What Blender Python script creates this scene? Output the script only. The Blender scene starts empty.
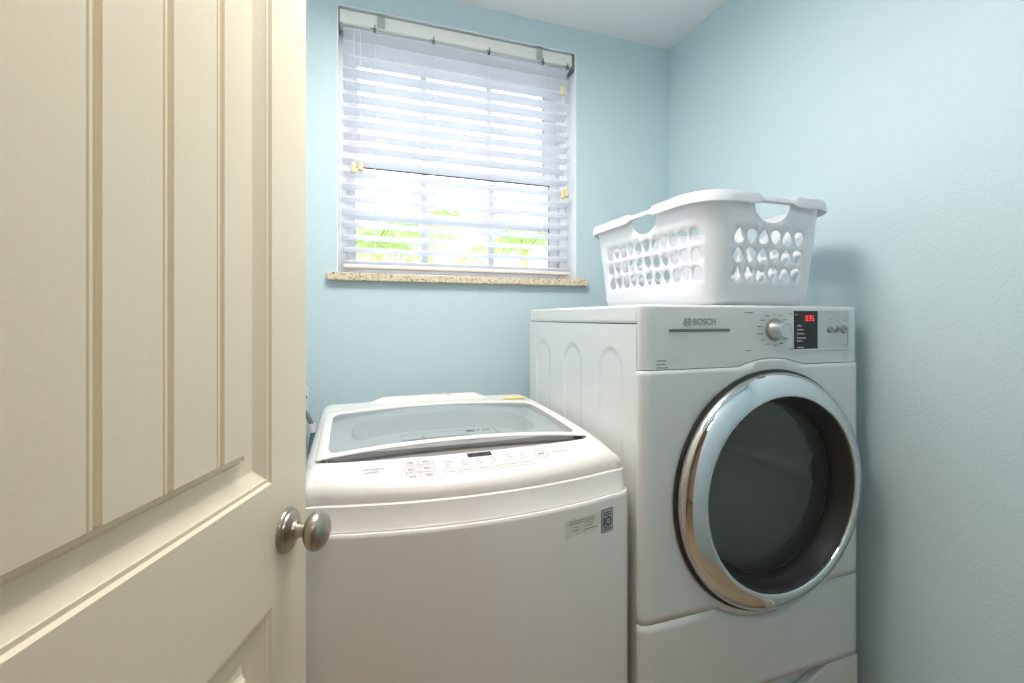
import bpy, bmesh, math, random
from mathutils import Vector, Matrix
from mathutils.geometry import delaunay_2d_cdt
PI = math.pi
random.seed(4)
SC = bpy.context.scene
COL = SC.collection
TH = math.atan(160/463)
EYE = 1.27

# ------------------------------------------------------------------ materials
def mat(name, col, rough=.5, metal=0., spec=.5, bump=0., bscale=60., var=0., vscale=4., coat=0.):
    m = bpy.data.materials.new(name); m.use_nodes = True
    nt = m.node_tree; b = nt.nodes['Principled BSDF']
    b.inputs['Base Color'].default_value = (*col, 1)
    b.inputs['Roughness'].default_value = rough
    b.inputs['Metallic'].default_value = metal
    b.inputs['Specular IOR Level'].default_value = spec
    b.inputs['Coat Weight'].default_value = coat
    tc = nt.nodes.new('ShaderNodeTexCoord')
    if var:
        n = nt.nodes.new('ShaderNodeTexNoise'); n.inputs['Scale'].default_value = vscale
        n.inputs['Detail'].default_value = 5
        r = nt.nodes.new('ShaderNodeValToRGB')
        r.color_ramp.elements[0].position = .3; r.color_ramp.elements[1].position = .7
        r.color_ramp.elements[0].color = (*[max(0, c*(1-var)) for c in col], 1)
        r.color_ramp.elements[1].color = (*[min(1, c*(1+var)) for c in col], 1)
        nt.links.new(tc.outputs['Object'], n.inputs['Vector'])
        nt.links.new(n.outputs['Fac'], r.inputs['Fac'])
        nt.links.new(r.outputs['Color'], b.inputs['Base Color'])
    if bump:
        n = nt.nodes.new('ShaderNodeTexNoise'); n.inputs['Scale'].default_value = bscale
        n.inputs['Detail'].default_value = 3
        bp = nt.nodes.new('ShaderNodeBump'); bp.inputs['Strength'].default_value = bump
        bp.inputs['Distance'].default_value = .002
        nt.links.new(tc.outputs['Object'], n.inputs['Vector'])
        nt.links.new(n.outputs['Fac'], bp.inputs['Height'])
        nt.links.new(bp.outputs['Normal'], b.inputs['Normal'])
    return m

def emis(name, col, s):
    m = bpy.data.materials.new(name); m.use_nodes = True
    b = m.node_tree.nodes['Principled BSDF']
    b.inputs['Base Color'].default_value = (*col, 1)
    b.inputs['Emission Color'].default_value = (*col, 1)
    b.inputs['Emission Strength'].default_value = s
    return m

def glassy(name, tint, gloss=(1, 1, 1), rough=.02, ior=1.45, body=None, bodyf=0.):
    m = bpy.data.materials.new(name); m.use_nodes = True
    nt = m.node_tree; nt.nodes.clear()
    out = nt.nodes.new('ShaderNodeOutputMaterial')
    tr = nt.nodes.new('ShaderNodeBsdfTransparent'); tr.inputs[0].default_value = (*tint, 1)
    gl = nt.nodes.new('ShaderNodeBsdfGlossy'); gl.inputs[0].default_value = (*gloss, 1); gl.inputs['Roughness'].default_value = rough
    fr = nt.nodes.new('ShaderNodeFresnel'); fr.inputs[0].default_value = ior
    mx = nt.nodes.new('ShaderNodeMixShader')
    src = tr
    if body:
        df = nt.nodes.new('ShaderNodeBsdfDiffuse'); df.inputs[0].default_value = (*body, 1)
        m2 = nt.nodes.new('ShaderNodeMixShader'); m2.inputs[0].default_value = bodyf
        nt.links.new(tr.outputs[0], m2.inputs[1]); nt.links.new(df.outputs[0], m2.inputs[2]); src = m2
    nt.links.new(fr.outputs[0], mx.inputs[0]); nt.links.new(src.outputs[0], mx.inputs[1]); nt.links.new(gl.outputs[0], mx.inputs[2])
    nt.links.new(mx.outputs[0], out.inputs[0])
    return m

def translucent(name, col, f=.5, rough=.4):
    m = bpy.data.materials.new(name); m.use_nodes = True
    nt = m.node_tree; b = nt.nodes['Principled BSDF']; out = nt.nodes['Material Output']
    b.inputs['Base Color'].default_value = (*col, 1); b.inputs['Roughness'].default_value = rough
    t = nt.nodes.new('ShaderNodeBsdfTranslucent'); t.inputs[0].default_value = (*col, 1)
    mx = nt.nodes.new('ShaderNodeMixShader'); mx.inputs[0].default_value = f
    nt.links.new(b.outputs[0], mx.inputs[1]); nt.links.new(t.outputs[0], mx.inputs[2]); nt.links.new(mx.outputs[0], out.inputs[0])
    return m

def granite():
    m = mat('granite', (.6, .48, .33), .25, coat=.3)
    nt = m.node_tree; b = nt.nodes['Principled BSDF']
    tc = nt.nodes.new('ShaderNodeTexCoord'); v = nt.nodes.new('ShaderNodeTexVoronoi'); v.inputs['Scale'].default_value = 230
    r = nt.nodes.new('ShaderNodeValToRGB'); r.color_ramp.interpolation = 'CONSTANT'
    e = r.color_ramp.elements
    e[0].position = 0; e[0].color = (.76, .62, .42, 1)
    e[1].position = .45; e[1].color = (.80, .70, .54, 1)
    for p, c in ((.62, (.62, .48, .31, 1)), (.80, (.85, .78, .66, 1)), (.94, (.18, .12, .08, 1))):
        x = e.new(p); x.color = c
    s = nt.nodes.new('ShaderNodeSeparateColor')
    nt.links.new(tc.outputs['Object'], v.inputs['Vector']); nt.links.new(v.outputs['Color'], s.inputs[0])
    nt.links.new(s.outputs[0], r.inputs[0]); nt.links.new(r.outputs[0], b.inputs['Base Color'])
    return m

def planks():
    m = mat('floor_wood', (.5, .36, .22), .35)
    nt = m.node_tree; b = nt.nodes['Principled BSDF']
    tc = nt.nodes.new('ShaderNodeTexCoord'); br = nt.nodes.new('ShaderNodeTexBrick')
    br.inputs['Color1'].default_value = (.56, .41, .26, 1); br.inputs['Color2'].default_value = (.46, .33, .2, 1)
    br.inputs['Mortar'].default_value = (.12, .08, .05, 1); br.inputs['Scale'].default_value = 1
    br.inputs['Brick Width'].default_value = 1.1; br.inputs['Row Height'].default_value = .13; br.inputs['Mortar Size'].default_value = .002
    w = nt.nodes.new('ShaderNodeTexNoise'); w.inputs['Scale'].default_value = 9
    mp = nt.nodes.new('ShaderNodeMapping'); mp.inputs['Scale'].default_value = (1, 9, 1)
    mx = nt.nodes.new('ShaderNodeMixRGB'); mx.blend_type = 'MULTIPLY'; mx.inputs[0].default_value = .35
    nt.links.new(tc.outputs['Object'], br.inputs['Vector']); nt.links.new(tc.outputs['Object'], mp.inputs[0])
    nt.links.new(mp.outputs[0], w.inputs['Vector']); nt.links.new(br.outputs[0], mx.inputs[1]); nt.links.new(w.outputs['Fac'], mx.inputs[2])
    nt.links.new(mx.outputs[0], b.inputs['Base Color'])
    return m

M = {
 'wall': mat('blue_wall_paint', (.60, .735, .775), .5, bump=.6, bscale=170),
 'ceiling': mat('ceiling_paint', (.87, .86, .86), .8, bump=.2, bscale=120),
 'hall': mat('hall_paint', (.66, .56, .47), .7, bump=.2),
 'trim': mat('white_trim', (.82, .81, .79), .4),
 'reveal': mat('reveal_paint', (.90, .94, .97), .6),
 'vinyl': mat('window_vinyl', (.88, .90, .94), .45),
 'gasket': mat('black_gasket', (.02, .02, .025), .5),
 'door': mat('cream_door_paint', (.885, .785, .61), .38, bump=.12, bscale=90),
 'nickel': mat('satin_nickel', (.44, .40, .35), .30, 1., bump=.05, bscale=200),
 'white': mat('appliance_white', (.79, .765, .745), .22, coat=.4),
 'wdeck': mat('washer_deck_plastic', (.80, .765, .74), .25),
 'wgrey': mat('tub_grey', (.50, .54, .56), .35),
 'dryer': mat('dryer_white', (.735, .75, .75), .25, coat=.4),
 'chrome': mat('chrome', (.74, .77, .80), .04, 1.),
 'steel': mat('brushed_steel', (.62, .62, .62), .28, 1.),
 'silver': mat('silver_plastic', (.60, .63, .65), .35, .3),
 'darkplastic': mat('dark_plastic', (.030, .028, .028), .45),
 'black': mat('black_display', (.012, .014, .016), .12),
 'drum': mat('drum_steel', (.85, .85, .83), .45, .0),
 'ink': mat('dark_ink', (.05, .06, .07), .6),
 'greyink': mat('grey_ink', (.30, .31, .33), .6),
 'whiteink': mat('white_ink', (.7, .72, .74), .6),
 'buttonmetal': mat('button_metal', (.34, .35, .36), .35, .6),
 'darksteel': mat('dark_steel', (.22, .22, .22), .3, 1.),
 'recess': mat('recess_shade_grey', (.27, .26, .25), .5),
 'tag': mat('grey_tag', (.44, .47, .45), .4),
 'clear': mat('pale_label', (.76, .76, .71), .35),
 'yellow': mat('yellow_label', (.86, .66, .08), .5),
 'redink': mat('red_ink', (.55, .12, .12), .5),
 'red': emis('red_digits', (1., .05, .08), 1.3),
 'plastic': translucent('white_basket_plastic', (.90, .90, .93), .22, .35),
 'slat': translucent('slat_white', (.94, .945, .98), .44, .4),
 'headrail': mat('headrail_offwhite', (.88, .86, .83), .4),
 'cream': mat('tassel_cream', (.80, .70, .42), .5),
 'cord': mat('white_cord', (.78, .78, .82), .8),
 'clip': glassy('clear_clip', (.95, .97, .97), rough=.1, body=(.85, .88, .88), bodyf=.25),
 'rod': mat('tilt_rod', (.62, .70, .68), .3),
 'pane': glassy('window_glass', (.97, .985, .98), rough=.0, ior=1.25),
 'lidglass': glassy('lid_glass', (.80, .86, .88), rough=.03, ior=1.4, body=(.5, .55, .57), bodyf=.35),
 'doorglass': glassy('dark_door_glass', (.90, .93, .93), rough=.03, ior=1.40, body=(.10, .11, .11), bodyf=.18),
 'hose': mat('grey_hose', (.20, .21, .22), .45),
 'granite': granite(), 'floor': planks(),
 'leaf': translucent('palm_leaf', (.36, .47, .16), .3, .5),
 'leaf2': translucent('dark_palm_leaf', (.26, .42, .24), .3, .5),
 'trunk': mat('palm_stem', (.45, .42, .22), .8, var=.3, vscale=20),
 'grass': mat('pale_paving', (.60, .60, .62), .9, var=.15, vscale=3),
 'lamp': emis('lamp_glass', (1., .95, .88), 2.),
}

# ------------------------------------------------------------------ builders
ORG = {}
def empty(name, loc, label, cat, group=None):
    o = bpy.data.objects.new(name, None); COL.objects.link(o); o.location = loc
    o.empty_display_size = .05
    o['label'] = label; o['category'] = cat
    if group: o['group'] = group
    ORG[o.name] = Vector(loc)
    return o

def obj(name, verts, faces, m, parent=None, smooth=False, label=None, bevel=0, seg=2, solid=0, off=-1):
    """verts in world coordinates; the object's own origin goes to its centre"""
    c = Vector((0, 0, 0))
    xs = [v[0] for v in verts]; ys = [v[1] for v in verts]; zs = [v[2] for v in verts]
    c = Vector(((min(xs)+max(xs))/2, (min(ys)+max(ys))/2, min(zs)))
    me = bpy.data.meshes.new(name)
    me.from_pydata([tuple(Vector(v)-c) for v in verts], [], faces); me.validate()
    bm = bmesh.new(); bm.from_mesh(me)
    bmesh.ops.remove_doubles(bm, verts=bm.verts, dist=2e-5)
    if not solid: bmesh.ops.recalc_face_normals(bm, faces=bm.faces)
    if smooth:
        for f in bm.faces: f.smooth = True
        for e in bm.edges:
            if len(e.link_faces) == 2 and e.calc_face_angle(0) > .7: e.smooth = False
    bm.to_mesh(me); bm.free()
    me.materials.append(M[m])
    o = bpy.data.objects.new(name, me); COL.objects.link(o)
    ORG[o.name] = c
    if parent is not None:
        o.parent = parent; o.location = c - ORG[parent.name]
    else: o.location = c
    if label: o['label'] = label
    if solid:
        s = o.modifiers.new('solid', 'SOLIDIFY'); s.thickness = solid; s.offset = off
    if bevel:
        b = o.modifiers.new('bevel', 'BEVEL'); b.width = bevel; b.segments = seg; b.limit_method = 'ANGLE'
        b.angle_limit = .6; b.harden_normals = False
        for p in me.polygons: p.use_smooth = True
        me.set_sharp_from_angle(angle=1.2)
    return o

def struct(o):
    o['kind'] = 'structure'; return o
def tag(o, label, cat, group=None):
    o['label'] = label; o['category'] = cat
    if group: o['group'] = group
    return o

class G:
    """collects verts and faces"""
    def __init__(s, f=None): s.v = []; s.f = []; s.fn = f
    def add(s, vs, fs):
        n = len(s.v)
        s.v += [tuple(s.fn(*v)) if s.fn else tuple(v) for v in vs]
        s.f += [tuple(i+n for i in f) for f in fs]; return s
    def box(s, x0, x1, y0, y1, z0, z1):
        return s.add([(x, y, z) for z in (z0, z1) for y in (y0, y1) for x in (x0, x1)],
            [(0, 2, 3, 1), (4, 5, 7, 6), (0, 1, 5, 4), (2, 6, 7, 3), (0, 4, 6, 2), (1, 3, 7, 5)])
    def tube(s, pts, r, n=10, caps=True):
        pts = [Vector(p) for p in pts]; vs = []; fs = []
        rr = r if isinstance(r, (list, tuple)) else [r]*len(pts)
        prev = None
        for i, p in enumerate(pts):
            t = (pts[min(i+1, len(pts)-1)]-pts[max(i-1, 0)]).normalized()
            if prev is None:
                a = Vector((0, 0, 1)) if abs(t.z) < .9 else Vector((1, 0, 0))
                u = t.cross(a).normalized()
            else: u = (prev - t*prev.dot(t)).normalized()
            prev = u; w = t.cross(u)
            for k in range(n):
                an = 2*PI*k/n; vs.append(p+(u*math.cos(an)+w*math.sin(an))*rr[i])
        for i in range(len(pts)-1):
            for k in range(n):
                k2 = (k+1) % n; fs.append((i*n+k, i*n+k2, (i+1)*n+k2, (i+1)*n+k))
        if caps: fs.append(tuple(range(n))[::-1]); fs.append(tuple(range((len(pts)-1)*n, len(pts)*n)))
        return s.add(vs, fs)
    def lathe(s, prof, c, ax, n=48, close=False, caps=False):
        """prof: (radius, distance along axis)"""
        ax = Vector(ax).normalized(); a = Vector((0, 0, 1)) if abs(ax.z) < .9 else Vector((1, 0, 0))
        u = ax.cross(a).normalized(); w = ax.cross(u); c = Vector(c); vs = []; fs = []
        for r, h in prof:
            for k in range(n):
                an = 2*PI*k/n; vs.append(c+ax*h+(u*math.cos(an)+w*math.sin(an))*max(r, 1e-5))
        L = len(prof)
        for i in range(L if close else L-1):
            j = (i+1) % L
            for k in range(n):
                k2 = (k+1) % n; fs.append((i*n+k, i*n+k2, j*n+k2, j*n+k))
        if caps: fs.append(tuple(range(n))[::-1]); fs.append(tuple(range((L-1)*n, L*n)))
        return s.add(vs, fs)
    def grid(s, P, wrap=False):
        """P rows of equal length"""
        n = len(P[0]); fs = []
        for i in range(len(P)-1):
            for k in range(n if wrap else n-1):
                k2 = (k+1) % n; fs.append((i*n+k, i*n+k2, (i+1)*n+k2, (i+1)*n+k))
        return s.add([p for r in P for p in r], fs)
    def ob(s, name, m, parent=None, **k): return obj(name, s.v, s.f, m, parent, **k)

def cdt(outer, holes, mp, pts=()):
    """triangulated sheet with holes, mapped to space by mp(a, b)"""
    V = [Vector(p) for p in outer]; E = [(i, (i+1) % len(outer)) for i in range(len(outer))]
    def inside(p, poly):
        c = False; j = len(poly)-1
        for i in range(len(poly)):
            a, b = poly[i], poly[j]
            if (a[1] > p[1]) != (b[1] > p[1]) and p[0] < (b[0]-a[0])*(p[1]-a[1])/(b[1]-a[1])+a[0]: c = not c
            j = i
        return c
    bbs = []
    for h in holes:
        n = len(V); V += [Vector(p) for p in h]; E += [(n+i, n+(i+1) % len(h)) for i in range(len(h))]
        bbs.append((min(p[0] for p in h), max(p[0] for p in h), min(p[1] for p in h), max(p[1] for p in h)))
    def inhole(p, e=0):
        for h, b in zip(holes, bbs):
            if b[0]-e < p[0] < b[1]+e and b[2]-e < p[1] < b[3]+e and (e or inside(p, h)): return True
        return False
    for p in pts:
        if inside(p, outer) and not inhole(p, .001): V.append(Vector(p))
    vo, _, fo, *_r = delaunay_2d_cdt(V, E, [], 0, 1e-7)
    fs = []
    for f in fo:
        c = (sum(vo[i][0] for i in f)/len(f), sum(vo[i][1] for i in f)/len(f))
        if inside(c, outer) and not inhole(c): fs.append(tuple(f))
    return [tuple(mp(v[0], v[1])) for v in vo], fs

def text(name, body, size, m, fn, parent, bold=0., sx=1.):
    """flat lettering laid on a surface by fn(a, b)"""
    cu = bpy.data.curves.new('t', 'FONT'); cu.body = body; cu.size = 1; cu.offset = bold; cu.resolution_u = 6
    cu.align_x = 'CENTER'; cu.align_y = 'CENTER'
    to = bpy.data.objects.new('t', cu); COL.objects.link(to)
    dg = bpy.context.evaluated_depsgraph_get(); me = bpy.data.meshes.new_from_object(to.evaluated_get(dg))
    vs = [fn(v.co.x*sx*size, v.co.y*size) for v in me.vertices]; fs = [tuple(p.vertices) for p in me.polygons]
    bpy.data.objects.remove(to); bpy.data.meshes.remove(me)
    return obj(name, vs, fs, m, parent)

# ------------------------------------------------------------------ camera
cam = bpy.data.cameras.new('camera'); co = bpy.data.objects.new('camera', cam); COL.objects.link(co)
cam.sensor_width = 36; cam.lens = 36*463/1024; cam.shift_y = -(341.5-318)/1024
cam.clip_start = .02
co.location = (0, 0, EYE); co.rotation_euler = (PI/2, 0, -TH); SC.camera = co

# ------------------------------------------------------------------ room
XL, XR, YB, ZC = -.42, 1.35, 1.741, 2.478
WX0, WX1, WZ0, WZ1 = -.050, .886, 1.430, 2.379
YF = .12; DX0, DX1, DZ = -.335, .47, 2.05
TB = .17
g = G().box(XL-.1, WX0, YB, YB+TB, 0, ZC).box(WX1, XR+.1, YB, YB+TB, 0, ZC).box(WX0, WX1, YB, YB+TB, 0, WZ0-.029).box(WX0, WX1, YB, YB+TB, WZ1, ZC)
struct(g.ob('wall_back', 'wall'))
struct(G().box(XR, XR+.1, 0, YB, 0, ZC).ob('wall_right', 'wall'))
struct(G().box(XL-.1, XL, 0, YB, 0, ZC).ob('wall_left', 'wall'))
struct(G().box(XL, DX0, .0, YF, 0, ZC).box(DX1, XR, .0, YF, 0, ZC).box(DX0, DX1, .0, YF, DZ, ZC).ob('wall_front', 'wall'))
struct(G().box(XL-.1, XR+.1, 0, YB+TB, ZC, ZC+.1).ob('ceiling', 'ceiling'))
struct(G().box(-1.5, 1.9, -1.7, YB+TB, -.1, 0).ob('floor', 'floor'))
# window reveal lining (painted plaster returns)
e = .004
struct(G().box(WX0, WX0+e, YB+.002, YB+TB, WZ0, WZ1).box(WX1-e, WX1, YB+.002, YB+TB, WZ0, WZ1).box(WX0, WX1, YB+.002, YB+TB, WZ1-e, WZ1).ob('trim_1', 'reveal'))
# door casing inside the room and baseboards
struct(G().box(DX1, DX1+.06, YF, YF+.014, 0, DZ+.06).box(DX0-.06, DX0, YF, YF+.014, 0, DZ+.06).box(DX0, DX1, YF, YF+.014, DZ, DZ+.06)
       .box(DX1-.018, DX1, -.005, YF, 0, DZ).box(DX0, DX0+.012, -.005, YF, 0, DZ).box(DX0, DX1, -.005, YF, DZ-.018, DZ).ob('trim_2', 'trim', bevel=.003))
struct(G().box(XL, XR, YB-.013, YB, 0, .09).ob('baseboard_back', 'trim', bevel=.004))
struct(G().box(XR-.013, XR, YF, YB-.013, 0, .09).ob('baseboard_right', 'trim', bevel=.004))
struct(G().box(XL, XL+.013, YF, YB-.013, 0, .09).ob('baseboard_left', 'trim', bevel=.004))
# hallway behind the doorway
struct(G().box(-1.5, 1.9, -1.8, -1.7, 0, ZC).box(-1.6, -1.5, -1.7, 0, 0, ZC).box(1.9, 2.0, -1.7, 0, 0, ZC).box(-1.5, XL, 0, .1, 0, ZC).box(XR, 1.9, 0, .1, 0, ZC).ob('wall_hall', 'hall'))
struct(G().box(-1.5, 1.9, -1.7, 0, ZC, ZC+.1).ob('ceiling_hall', 'ceiling'))
struct(G().box(-1.5, 1.9, -.015, -.001, DZ+.1, ZC).box(-1.5, DX0-.1, -.015, -.001, 0, DZ+.1).box(DX1+.1, 1.9, -.015, -.001, 0, DZ+.1).ob('trim_3', 'hall'))

# sill
sill = G().box(-.083, .927, YB-.026, YB, WZ0-.029, WZ0).box(WX0, WX1, YB, YB+TB, WZ0-.029, WZ0).ob('trim_4', 'granite', bevel=.004)
struct(sill)

# window
win = bpy.data.objects.new('window_1', None); COL.objects.link(win); win.location = ((WX0+WX1)/2, 1.86, WZ0); ORG[win.name] = Vector(win.location); struct(win)
a, b = WX0+e, WX1-e; zt, zb = WZ1-e, WZ0
def frame(g, x0, x1, z0, z1, y0, y1, l, r, t, bo):
    g.box(x0, x0+l, y0, y1, z0, z1); g.box(x1-r, x1, y0, y1, z0, z1)
    g.box(x0+l, x1-r, y0, y1, z1-t, z1); g.box(x0+l, x1-r, y0, y1, z0, z0+bo); return g
frame(G(), a, b, zb, zt, 1.822, 1.905, .030, .034, .082, .012).ob('window_frame', 'vinyl', win, bevel=.002)
UX0, UX1, LX0, LX1 = .020, .790, .012, .806
us = frame(G(), a+.03, b-.034, 1.850, zt-.082, 1.866, 1.890, UX0-(a+.03), (b-.034)-UX1, .050, .028).ob('upper_sash', 'vinyl', win, bevel=.002)
ls = frame(G(), a+.03, b-.034, zb+.012, 1.882, 1.838, 1.862, LX0-(a+.03), (b-.034)-LX1, .042, .030).ob('lower_sash', 'vinyl', win, bevel=.002)
uz0, uz1 = 1.878, zt-.132; lz0, lz1 = zb+.042, 1.840
G().box(UX0, UX1, 1.877, 1.880, uz0, uz1).ob('pane', 'pane', us)
G().box(LX0, LX1, 1.849, 1.852, lz0, lz1).ob('pane', 'pane', ls)
mz = 2.057
gm = G()
for x in (.270, .545): gm.box(x-.012, x+.012, 1.870, 1.8765, uz0, uz1)
gm.box(UX0, UX1, 1.8705, 1.876, mz-.010, mz+.010).ob('muntin', 'vinyl', us)
gm = G()
for x in (.270, .545): gm.box(x-.013, x+.013, 1.842, 1.8485, lz0, lz1)
gm.box(LX0, LX1, 1.8425, 1.848, 1.640, 1.665).ob('muntin', 'vinyl', ls)
G().box(UX1-.004, UX1, 1.868, 1.8695, uz0, uz1).ob('gasket', 'gasket', us)
G().box(LX1-.004, LX1, 1.839, 1.8415, lz0, lz1).box(LX0, LX1, 1.839, 1.8415, lz1-.004, lz1).ob('gasket', 'gasket', ls)

# ------------------------------------------------------------------ blind
bl = empty('window_blind', (.41, 1.78, WZ0), 'white wide-slat horizontal blind hanging in the window', 'blind')
BX0, BX1 = -.034, .860
G().box(BX0, BX1, 1.748, 1.800, 2.320, 2.368).ob('headrail', 'headrail', bl, bevel=.003)
for x0, x1 in ((BX0-.007, BX0+.022), (BX1-.020, BX1+.008)):
    br = G().box(x0, x1, 1.744, 1.802, 2.318, 2.366).ob('bracket', 'headrail', bl, bevel=.003)
G().box(WX0+e, BX0-.007, 1.750, 1.800, 2.300, WZ1-e).ob('mounting_plate', 'hose', bl)
G().box(BX1+.008, WX1-e, 1.750, 1.800, 2.305, WZ1-e).ob('mounting_plate', 'hose', bl)
rg = G().tube([(BX0+.004, 1.742, 2.314), (BX1-.012, 1.742, 2.314)], .0032, 10).ob('tilt_rod', 'rod', bl, smooth=True, label='thin pale green rod')
for x in (.078, .290, .507, .735, .845):
    G().box(x-.005, x+.005, 1.734, 1.748, 2.302, 2.308).box(x-.002, x+.002, 1.735, 1.740, 2.302, 2.325).box(x-.012, x+.004, 1.735, 1.739, 2.309, 2.313).ob('rod_clip', 'darksteel', bl, bevel=.001)
for x in (.100, .722):
    G().box(x-.013, x+.013, 1.742, 1.7465, 2.310, 2.369).box(x-.013, x+.013, 1.7465, 1.760, 2.365, 2.369).ob('valance_clip', 'clip', bl, bevel=.001, label='clear plastic clip')
# slats
pitch = .0457; zs0 = 1.472
tilt = math.radians(10.5); w = .0515; ns = 19
for i in range(ns):
    z = zs0+i*pitch
    if z > 2.300: break
    tl = tilt if i < 17 else math.radians(24)
    P = []
    prof = []
    for k in range(9):
        q = -1+k/4; prof.append((q*w/2, .0022*(1-q*q)))
    bot = [(p[0], p[1]-.0028) for p in prof[::-1]]
    ring = prof+bot
    rows = []
    for x in (BX0+.004, BX1-.002):
        rows.append([(x, 1.774+p[0]*math.cos(tl)+p[1]*math.sin(tl), z-p[0]*math.sin(tl)+p[1]*math.cos(tl)) for p in ring])
    gg = G().grid(rows, wrap=True); n = len(ring)
    gg.f += [tuple(range(n)), tuple(range(n, 2*n))[::-1]]
    gg.ob('slat', 'slat', bl, smooth=True)
G().box(BX0+.004, BX1+.002, 1.750, 1.798, 1.449, 1.4635).ob('bottom_rail', 'headrail', bl, bevel=.004, label='cream bottom rail of the blind')
for x in (.080, .293, .509, .745):
    gl_ = G()
    for y in (1.7475, 1.7995): gl_.tube([(x, y, 1.455), (x, y, 2.320)], .0009, 5)
    gl_.ob('ladder_cord', 'cord', bl)
def pull(x, z, y=1.7385):
    c = G().tube([(x, y, z+.02), (x, y+.002, 2.30)], .0011, 6).ob('pull_cord', 'cord', bl)
    G().lathe([(.002, .034), (.0080, .031), (.0095, .022), (.0090, .014), (.0110, .006), (.0115, 0), (.008, -.003), (.0, -.0035)], (x, y, z), (0, 0, 1), 16).ob('tassel', 'cream', c, smooth=True, label='cream wooden tassel')
for x, z in ((.006, 1.787), (.028, 1.798), (.822, 1.764), (.838, 1.772), (.821, 2.192)): pull(x, z)

# ------------------------------------------------------------------ door leaf
Fv = Vector((math.sin(TH), math.cos(TH), 0)); Rv = Vector((math.cos(TH), -math.sin(TH), 0))
kd = .0173
def dp(s, n, z):
    p = Fv*s + Rv*(-.345+kd*(s-.775)) + (Rv-Fv*kd).normalized()*n
    return (p.x, p.y, z)
DS0, DS1 = .015, .775
dr = empty('door_2', dp(DS0, -.017, 0), '', 'door'); del dr['label']; del dr['category']; struct(dr)
prof = [(0, 0), (.0035, .0035), (.0085, .0035), (.0095, .0045), (.012, .0060), (.0255, .0135), (.029, .0140), (.0455, .0140), (.0465, .0155), (.049, .0145), (.054, .0115), (.058, .0065), (.0595, .0030), (.061, .003)]
def P(d):
    if d <= 0: return 0
    for i in range(len(prof)-1):
        if d <= prof[i+1][0]+1e-9:
            (a0, b0), (a1, b1) = prof[i], prof[i+1]; return b0+(b1-b0)*(d-a0)/(a1-a0)
    return prof[-1][1]
ps0, ps1 = DS0+.106, DS1-.106
panels = [(1.031, 2.02-.14), (.19, .853)]
gro = [(-.0095, 0), (-.0082, .0014), (-.0068, 0), (-.0035, 0), (-.0015, .0050), (.0010, .0062), (.003, .0050), (.0055, 0)]
gs = [.395+k*.083 for k in (-2, -1, 0, 1, 2)]
def gd(s):
    for g0 in gs:
        q = s-g0
        if -.0095 < q < .006:
            for i in range(len(gro)-1):
                if q <= gro[i+1][0]+1e-9:
                    (a0, b0), (a1, b1) = gro[i], gro[i+1]; return b0+(b1-b0)*(q-a0)/(a1-a0)
    return 0
S = {DS0, DS1}
for d, _ in prof: S.add(round(ps0+d, 5)); S.add(round(ps1-d, 5))
for g0 in gs:
    for q, _ in gro: S.add(round(g0+q, 5))
S = sorted(S)
Z = {.01, 2.03}
for z0, z1 in panels:
    for d, _ in prof: Z.add(round(z0+d, 5)); Z.add(round(z1-d, 5))
Z = sorted(Z)
def depth(s, z):
    for z0, z1 in panels:
        if z0 < z < z1 and ps0 < s < ps1:
            dz = min(z-z0, z1-z); d = min(s-ps0, ps1-s, dz)
            return P(d)+(gd(s) if dz >= .0575 and d >= .0575 else 0)
    return 0
gg = G(dp); vs = [(s, -depth(s, z), z) for z in Z for s in S]; fs = []; n = len(S)
D = [-v[1] for v in vs]
for j in range(len(Z)-1):
    for i in range(n-1):
        a0, a1, a2, a3 = j*n+i, j*n+i+1, (j+1)*n+i+1, (j+1)*n+i
        if abs(D[a0]-D[a2]) > 1e-7 and abs(D[a1]-D[a3]) < 1e-7: fs += [(a0, a1, a2), (a0, a2, a3)]
        elif abs(D[a1]-D[a3]) > 1e-7: fs += [(a0, a1, a3), (a1, a2, a3)]
        else: fs.append((a0, a1, a2, a3))
gg.add(vs, fs)
t = -.034
nb = len(gg.v)
gg.add([(DS0, t, .01), (DS1, t, .01), (DS1, t, 2.03), (DS0, t, 2.03)], [(0, 1, 2, 3)])
bot = [i for i in range(n)]; top = [(len(Z)-1)*n+i for i in range(n)]
gg.f.append(tuple(bot)+(nb+1, nb)); gg.f.append(tuple(top)+(nb+2, nb+3))
gg.f.append(tuple(j*n for j in range(len(Z)))+(nb+3, nb)); gg.f.append(tuple(j*n+n-1 for j in range(len(Z)))+(nb+2, nb+1))
leaf = gg.ob('door_panel', 'door', dr)
# knob
kc = Vector(dp(.7115, 0, .944)); kn = (Rv-Fv*kd).normalized()
kp = G().lathe([(0, .0), (.0335, .0), (.0335, .003), (.0315, .0055), (.0290, .0060), (.0280, .0085), (.0245, .0100), (.0185, .0120), (.0150, .0135), (.0135, .017), (0, .017)], kc, kn, 48).ob('knob_rosette', 'nickel', dr, smooth=True)
knb = G().lathe([(.0118, .015), (.0105, .022), (.0102, .029), (.0130, .0315), (.0220, .0345), (.0282, .0400), (.0300, .0460), (.0285, .0525), (.0235, .0585), (.0150, .0630), (.006, .0650), (0, .0652)], kc, kn, 48).ob('door_knob', 'nickel', dr, smooth=True)
c2 = kc-kn*.034
G().lathe([(0, 0), (.0335, 0), (.0315, -.0055), (.0185, -.011), (.012, -.014), (.0105, -.028), (.022, -.0345), (.030, -.046), (.0235, -.0585), (0, -.065)], c2, kn, 32).ob('door_knob', 'nickel', dr, smooth=True)
for z in (.25, 1.02, 1.80):
    G(dp).box(DS0-.004, DS0+.001, -.036, .002, z-.045, z+.045).ob('hinge', 'nickel', dr)
for zc in (.949,):
    G(dp).box(DS1-.0005, DS1+.0015, -.030, -.005, zc-.028, zc+.028).ob('latch_plate', 'nickel', dr)

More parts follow.
